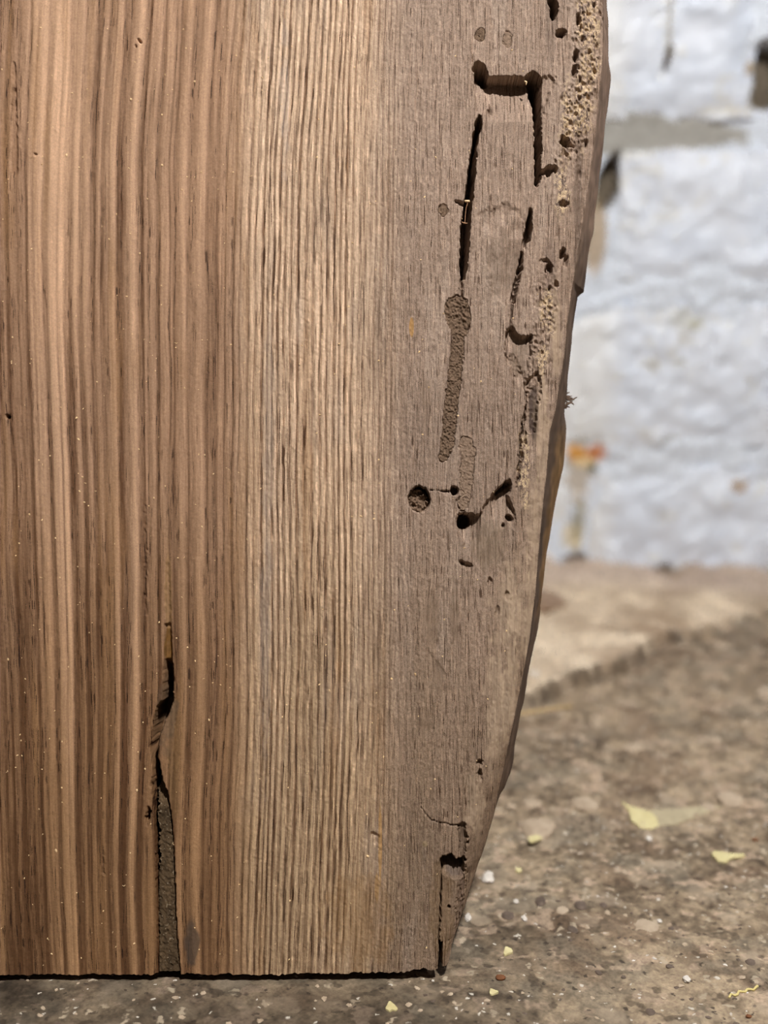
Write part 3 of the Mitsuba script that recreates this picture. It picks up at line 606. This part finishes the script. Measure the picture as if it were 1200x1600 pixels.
for mt, n, sd_, lo, hi in [('beige_stone', 620, 401, .25, .75), ('white_chip', 260, 402, .15, .4), ('dark_stone', 380, 403, .2, .6)]:
    k = put('floor__grit', grit_mesh(n, sd_, lo, hi), mt, smooth=False); tag(k, kind='stuff')
def lie(key, x, y, mesh, mat, label, cat, group=None, lift=0.0, up=True):
    z = float(floor_z(np.array(x), np.array(y))) * 1000
    mesh.apply_translation([x, y, z - mesh.bounds[0][2] * (1 if up else 0) - .12 + lift]); mesh.apply_scale(.001)
    k = put(key, mesh, mat, smooth=True); tag(k, label, cat, group); return k
for x, y, r_, lb in [(25.8, 292.3, 1.9, 'largest white stone chip lying right beside the lower right edge of the slab'), (31.5, 279.8, .8, 'slim white stone chip, upper of two on the floor right of the slab corner'),
                     (32.6, 271.8, .8, 'small white stone chip, lower of two on the floor right of the slab corner'), (19.7, 273.0, 1.0, 'white stone chip tucked against the slab edge just above its bottom corner'),
                     (69.9, 312.4, 1.0, 'small round white chip on the floor just below the yellow paint scrape'), (64.0, 271.3, .7, 'small white chip on the tan patch in the middle of the floor at right'),
                     (64.6, 246.8, 1.0, 'white chip nearest to the bottom edge of the picture, at right on the floor')]:
    rs = np.random.default_rng(int(x * 10))
    lie('stone_chip', x, y, stone_mesh(r_ * .75, r_ * 1.3, r_ * .4, int(x), 2, .75), 'white_chip', lb, 'stone chip', 'white stone chips on the concrete floor')
def flake_mesh(pts, th, seed):
    """a thin curled flake from an outline, in millimetres"""
    from shapely.geometry import Polygon
    m = trimesh.creation.extrude_polygon(Polygon(pts).buffer(.25, quad_segs=3), th, engine='earcut')
    m = m.subdivide_to_size(1.0)
    v = m.vertices.copy(); v[:, 2] += (meshkit.fbm(np.c_[v[:, :2] / 3, v[:, 0] * 0 + seed], 2, seed) - .5) * .7
    m.vertices = v; return m
scene['pale_paint'] = mottled((.34, .28, .18), (.50, .43, .28), 400.)
zz = float(floor_z(np.array(70.7), np.array(325.8)))
for nm, mt, pts, dz in [('paint_scrape__dab', 'yellow_paint', [(-3.6, 9), (-2.8, 3), (-3.2, -3), (-1.6, -7), (1, -7.5), (3.2, -5.5), (3.6, -1), (2.6, 3), (0, 4.5), (-2.4, 6)], .0), ('paint_scrape__tail', 'pale_paint', [(3.4, -5.5), (8, -4.5), (13, -1), (19, 3), (23, 6), (16, 6), (10, 4.5), (4, 4.5), (3, 3), (3.8, -1)], -.15)]:
    m = flake_mesh(pts, .4, 3); m.apply_translation([70.7, 325.8, zz * 1000 + .05 + dz]); m.apply_scale(.001); put(nm, m, mt, smooth=True)
tag('paint_scrape', 'large bright yellow paint scrape with a paler tail, on the floor at right', 'paint scrape'); tag('paint_scrape__tail', 'thin pale tail of the scrape')
lie('paint_flake', 86.3, 302.4, flake_mesh([(-2, 1), (-1.4, -2.4), (.5, -3), (2, -1), (4, -.4), (6, .2), (6, 1.0), (4, 1.2), (1.6, 1.6), (-.6, 3)], .5, 4), 'yellow_paint', 'yellow paint flake with a thin tail at the right border of the picture', 'paint flake', 'yellow paint flakes on the floor')
for x, y, r_, lb in [(39.6, 309.5, 1.7, 'yellow paint flake on the front of the big beige stone beside the slab'), (27.5, 258.4, 1.1, 'small upright yellow paint flake on the floor right of the slab corner'), (22.9, 240.5, .8, 'tiny yellow flake below the bottom right corner of the slab'),
                     (33.8, 296.0, .7, 'tiny yellow flake between the slab edge and the beige stone'), (1.4, 235.0, 1.1, 'round yellow flake in front of the foot of the slab near the bottom border')]:
    rs = np.random.default_rng(int(x * 7)); an = np.sort(rs.uniform(0, 6.28, 8)); rr = r_ * rs.uniform(.75, 1.2, 8)
    lie('paint_flake', x, y, flake_mesh(list(zip(rr * np.cos(an), 1.5 * rr * np.sin(an))), .5, int(x)), 'yellow_paint', lb, 'paint flake', 'yellow paint flakes on the floor', lift=(1.3 if x == 39.6 else 0))
for x, y, r_, lb in [(24.8, 246.1, 1.0, 'orange brown rust chip below the bottom right corner of the slab'), (98.1, 312.8, .9, 'small rusty chip on the floor above the right yellow flake'), (74.2, 233.3, .6, 'rusty chip in the bottom right corner of the picture')]:
    lie('rust_chip', x, y, stone_mesh(r_, r_ * .9, r_ * .5, int(x), 2), 'rust_chip', lb, 'rust chip')
scene['straw_mat'] = rough(rgb(.50, .36, .18), .6, .4)
scene['yellow_thread'] = rough(rgb(.62, .52, .22), .7)
z0 = lambda x, y: float(floor_z(np.array(x), np.array(y))) * 1000
sx = np.linspace(40, 63.5, 9); sy = np.interp(sx, [40, 45, 62.6, 64], [399.8, 401.9, 409.2, 409.6])
sz = np.max([z0(a, b) for a, b in zip(sx, sy)]) + .25
m = tube(np.stack([sx, sy, sz + 0 * sx], 1), np.linspace(.75, .5, 9), 8); m.apply_scale(.001)
k = put('straw', m, 'straw_mat', smooth=True); tag(k, 'thin pale straw lying on the floor behind the slab edge at the pale ledge', 'straw')
tx = np.linspace(72.1, 79.0, 12); ty = np.interp(tx, [72.1, 75.3, 79], [240.5, 242.1, 243.4]) + .5 * np.sin(np.arange(12) * 1.9)
tz = [z0(a, b) + .22 for a, b in zip(tx, ty)]
m = tube(np.stack([tx, ty, tz], 1), .28, 6); m.apply_scale(.001)
k = put('yellow_thread_scrap', m, 'yellow_thread', smooth=True); tag(k, 'short crinkled yellow thread lying on the floor near the bottom right corner', 'thread')

# ------------------------------------------------------------------ white painted brick wall
JOINTS = [-.018, .0565, .1312, .2015]
while JOINTS[-1] < .62: JOINTS.append(JOINTS[-1] + .0735)
Y_WALL = .584
WSTAIN_AND_DARK = [  # x, z, rx, rz (mm), colour, strength; the black one paints the shade of a hole
    (95.0, 158, 7, 22, (.38, .28, .13), .75), (92, 152, 4.5, 9, (.22, .13, .065), .9), (88.5, 59.0, 7.5, 5, (.55, .27, .06), 1.), (97.5, 59.5, 6, 5.5, (.50, .17, .04), .95), (93, 54.5, 6, 3, (.75, .58, .34), .9), (96.5, 51, 4, 3.4, (.12, .11, .06), .8), (93, 64.5, 9, 2.2, (.2, .17, .1), .6),
    (91, 24, 3.5, 16, (.40, .36, .24), .7), (88, 20, 6, 7, (.62, .50, .28), .7), (90, 27, 4, 9, (.22, .21, .16), .5), (90, 7, 10, 7, (.30, .25, .19), .6), (164, 44, 5, 4, (.36, .22, .10), .8), (112, 60, 6, 3, (.48, .36, .24), .7), (106, 57, 8, 3, (.42, .38, .3), .6),
    (136, 120, 13, 7, (.40, .39, .33), .6), (110, 135, 16, 5, (.44, .43, .36), .5), (152, 134, 16, 4, (.38, .36, .31), .6), (122, 100, 4, 6, (.44, .43, .38), .55), (134, 101, 3, 3, (.4, .4, .35), .5), (140, 117, 4, 4, (.42, .41, .30), .6), (132, 64, 8, 4, (.36, .36, .32), .55), (157, 60, 8, 4, (.45, .43, .37), .5), (130, 30, 4, 4, (.5, .49, .45), .4), (132.5, 3, 6, 5, (.02, .017, .014), 1.), (158.5, 228, 2.2, 3.4, (.34, .25, .14), .9),
    (164, 215, 7, 8, (.42, .38, .32), .8), (150, 210, 14, 3, (.66, .63, .54), .5), (98, 194, 5, 3, (.25, .23, .18), .7), (110, 192, 12, 3, (.60, .57, .47), .45), (122.2, 243, 1.6, 14, (.60, .57, .48), .5)]
def paint(p, n, uv):
    x, z = p.x * 1000, p.z * 1000
    a = fbm(x / 22, z / 22, 3., 3); b = fbm(x / 5, z / 5, 9., 3)
    c = mix((.60, .665, .79), (.74, .775, .855), a)
    c = mix(c, mi.Color3f(.66, .64, .57), smoothstep(.56, .75, b * .6 + fbm(x / 15, z / 10, 30.) * .4) * .45)
    c = mix(c, mi.Color3f(.80, .79, .74), smoothstep(112, 96, x) * .45)
    k = b - .5
    for (sx_, sz_, rx, rz, col, s) in WSTAIN_AND_DARK:
        c = mix(c, mi.Color3f(col) * (.8 + .4 * noise(x / 2, z / 2)), s * smoothstep(1.05, .45, dr.sqrt(dr.square((x - sx_) / rx) + dr.square((z - sz_) / rz)) + k * 1.0))
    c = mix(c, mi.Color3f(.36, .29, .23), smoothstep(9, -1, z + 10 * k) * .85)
    return c
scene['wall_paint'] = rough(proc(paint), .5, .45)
def mortar(p, n, uv):
    x, z = p.x * 1000, p.z * 1000
    b = fbm(x / 5, z / 5, 9., 3)
    a = fbm(x / 14, z / 9, 3.)
    bare = smoothstep(1.5, -1.5, dr.abs(z - 200.5 + 2 * (x - 125) / 60) - (9.5 - 5 * smoothstep(115, 160, x) + 9 * (a - .5))) * smoothstep(164, 156, x)
    c = mix((.66, .715, .81), (.31, .295, .26), bare * .9)
    hole = dr.maximum(smoothstep(1.15, .8, dr.sqrt(dr.square((x - 100 - .25 * (z - 181)) / 6) + dr.square((z - 180) / 13))), smoothstep(1.1, .85, dr.sqrt(dr.square((x - 167) / 9) + dr.square((z - 224) / 14))))
    c = mix(c, mi.Color3f(.14, .115, .085), hole)
    c = mix(c, mi.Color3f(.40, .28, .15), smoothstep(1.1, .6, dr.sqrt(dr.square((x - 94) / 6) + dr.square((z - 157) / 20))) * .8)
    c = mix(c, mi.Color3f(.45, .33, .18), smoothstep(1.1, .6, dr.sqrt(dr.square((x - 90) / 9) + dr.square((z - 50) / 16)) + (b - .5)) * .6)
    for (sx_, sz_, rx, rz, col, st) in WSTAIN_AND_DARK[2:10]:
        c = mix(c, mi.Color3f(col), st * smoothstep(1.05, .45, dr.sqrt(dr.square((x - sx_) / rx) + dr.square((z - sz_) / rz)) + (b - .5)))
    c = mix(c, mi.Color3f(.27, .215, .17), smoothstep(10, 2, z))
    return c * (.85 + .3 * noise(x / 1.5, z / 1.5))
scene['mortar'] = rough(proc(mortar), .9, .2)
def brick(x0, x1, z0_, z1, seed, fine_):
    """a lumpy painted brick: rounded face with its own unevenness, sides running back into the mortar"""
    st = .0011 if fine_ else .008
    nx, nz = max(6, int((x1 - x0) / st)), max(5, int((z1 - z0_) / st))
    a, b = np.linspace(0, 1, nx), np.linspace(0, 1, nz)
    A, B = np.meshgrid(a, b)
    X, Z = x0 + A * (x1 - x0), z0_ + B * (z1 - z0_)
    p = np.stack([X * 1000, Z * 1000, 0 * X + seed * 3.7], -1)
    ex = np.minimum(A, 1 - A) * (x1 - x0) * 1000; ez = np.minimum(B, 1 - B) * (z1 - z0_) * 1000
    e = np.minimum(ex, ez) + (meshkit.fbm(p / 9, 2, 3) - .5) * 3.5
    y = (2.6 if z0_ < .19 else 4.2) * sst(-3, 14, e) - .4 + (meshkit.fbm(p / 24, 3, 11) - .5) * 5.0 + (meshkit.fbm(p / 9, 2, 12) - .5) * 5.0 + np.abs(meshkit.fbm(p / 6, 2, 17) - .5) * 3.6 + (meshkit.noise(p / 2.6, 14) - .5) * .6
    wob = (meshkit.fbm(p / 13, 2, 21) - .5) * 6.0 * (1 - sst(0, 8, np.minimum(ex, ez)))
    X = X + wob / 1000 * .7; Z = Z + wob[::-1] / 1000 * .7
    Pf = np.stack([X, Y_WALL - y / 1000, Z], -1)
    Pb = np.stack([X, 0 * X + Y_WALL + .012, Z], -1)
    if not fine_: pass
    n = nx * nz; f = grid_faces(nz, nx)[:, ::-1]; i = np.arange(n).reshape(nz, nx)
    rim = np.concatenate([i[0, :-1], i[:-1, -1], i[-1, :0:-1], i[:0:-1, 0]]); nx_ = np.roll(rim, -1)
    rv = Pb.reshape(-1, 3)[rim]; k = n + np.arange(len(rim)); k2 = np.roll(k, -1)
    return np.vstack([Pf.reshape(-1, 3), rv]), np.vstack([f, np.stack([nx_, rim, k], 1), np.stack([nx_, k, k2], 1)])
rbk = np.random.default_rng(3)
for ri in range(len(JOINTS) - 1):
    za, zb = JOINTS[ri] + .005, JOINTS[ri + 1] - .005
    xs = {0: [-.59, -.365, -.135, .0905, .316, .541, .766], 1: [-.48, -.255, -.055, .17 + .06, .345, .57, .79], 2: [-.577, -.352, -.127, .0985, .3235, .5485, .77], 3: [-.50, -.285, -.06, .1640, .39, .615, .78]}[ri % 4]
    for q in range(len(xs) - 1):
        gl = .009 if (ri == 3 and q == 3) else .005
        gr = .003 if (ri == 3 and q == 2) else .005
        fine_ = ri < 5 and xs[q + 1] > .0 and xs[q] < .22
        zt = zb - (.003 if ri == 2 and q < 4 else 0)
        k = put('wall_back__brick', brick(xs[q] + gl, xs[q + 1] - gr, za, zt, ri * 11 + q, fine_), 'wall_paint', smooth=True)
# mortar bed, with the missing bits
mx = np.concatenate([np.linspace(-1200, 40, 40)[:-1], np.linspace(40, 190, 150)[:-1], np.linspace(190, 1200, 40)])
mz = np.concatenate([np.linspace(-20, 270, 290)[:-1], np.linspace(270, 2200, 40)])
MX, MZ = np.meshgrid(mx, mz)
pm = np.stack([MX, MZ, 0 * MX], -1)
my = .7 + (meshkit.fbm(pm / 12, 3, 51) - .5) * 2.4 + (meshkit.noise(pm / 3, 52) - .5) * .7
thick = np.where(np.abs(MZ - 201) < 14, -1.2, 0) + (sst(13, 4, np.abs(MZ - 131)) + sst(13, 4, np.abs(MZ - 57))) * (.7 + (meshkit.fbm(pm / 9, 2, 12) - .5) * 5.0)
my = my + thick
def hole(cx, cz, rx, rz, sk=0): return sst(1.15, .75, np.hypot((MX - cx - sk * (MZ - cz)) / rx, (MZ - cz) / rz))
my = my - 14 * hole(100, 180, 5.5, 12, .25) - 16 * hole(166, 225, 9, 14) - 22 * hole(132.5, 1.5, 4.5, 4) - 5 * hole(90, 6, 6, 5)
my = np.where(MZ > 655, 3.0, my)
put('wall_back__mortar', (np.stack([MX / 1000, Y_WALL - my / 1000, MZ / 1000], -1).reshape(-1, 3), grid_faces(len(mz), len(mx))[:, ::-1]), 'mortar', smooth=True)
tag('wall_back', 'white painted rough brick wall', kind='structure'); tag('wall_back__mortar', 'recessed joints, bare and grey in places')
# a clot of dirt hanging on a strand
scene['clot'] = rough(rgb(.12, .10, .075), .9); scene['strand'] = rough(rgb(.58, .55, .48), .8)
cm_ = stone_mesh(.0017, .0015, .0041, 5, 3); cm_.apply_transform(trimesh.transformations.rotation_matrix(math.radians(12), [0, 1, 0])); cm_.apply_translation([.1220, .5765, .2330])
put('dirt_clot__lump', cm_, 'clot', smooth=True)
put('dirt_clot__strand', tube([[.1226, .5770, .236], [.1224, .5768, .242], [.1222, .5772, .25], [.1218, .5772, .262]], .00035), 'strand', smooth=True)
tag('dirt_clot', 'small dark clot of dirt hanging by a thin strand on the top white brick', 'dirt clot')

# ------------------------------------------------------------------ the rest of the cellar and its lamp
scene['limewash'] = rough(rgb(.20, .195, .19), .9)
def slab(x0, x1, y0, y1, z0_, z1): return trimesh.creation.box(bounds=[[x0, y0, z0_], [x1, y1, z1]])
for nm, b, lb in [('wall_left', (-1.25, -1.2, -1.6, .6, -.03, 2.2), 'limewashed wall on the left'), ('wall_right', (1.2, 1.25, -1.6, .6, -.03, 2.2), 'limewashed wall on the right'), ('wall_front', (-1.25, 1.25, -1.65, -1.6, -.03, 2.2), 'limewashed wall behind the camera'), ('ceiling', (-1.25, 1.25, -1.65, .62, 2.2, 2.25), 'limewashed ceiling')]:
    put(nm, slab(*b), 'limewash'); tag(nm, lb, kind='structure')
bulb = trimesh.creation.icosphere(subdivisions=3, radius=LAMP_R); bulb.apply_translation(LAMP)
scene['hanging_lamp__bulb'] = ply(bulb, rough(rgb(.8, .8, .8)), smooth=True, emitter={'type': 'area', 'radiance': rgb(LAMP_W * 1.0, LAMP_W * .97, LAMP_W * .93)})
scene['lamp_black'] = rough(rgb(.03, .03, .03), .5)
so = trimesh.creation.revolve([[0, .028], [.017, .028], [.018, .034], [.016, .075], [.006, .085], [0, .085]], sections=24); so.apply_translation(LAMP)
put('hanging_lamp__socket', so, 'lamp_black', smooth=30)
put('hanging_lamp__cord', tube([LAMP + [0, 0, .08], LAMP + [.003, 0, .6], [LAMP[0], LAMP[1], 2.2]], .003, 8), 'lamp_black', smooth=True)
tag('hanging_lamp', 'bare bulb hanging from the ceiling on a cord', 'lamp')
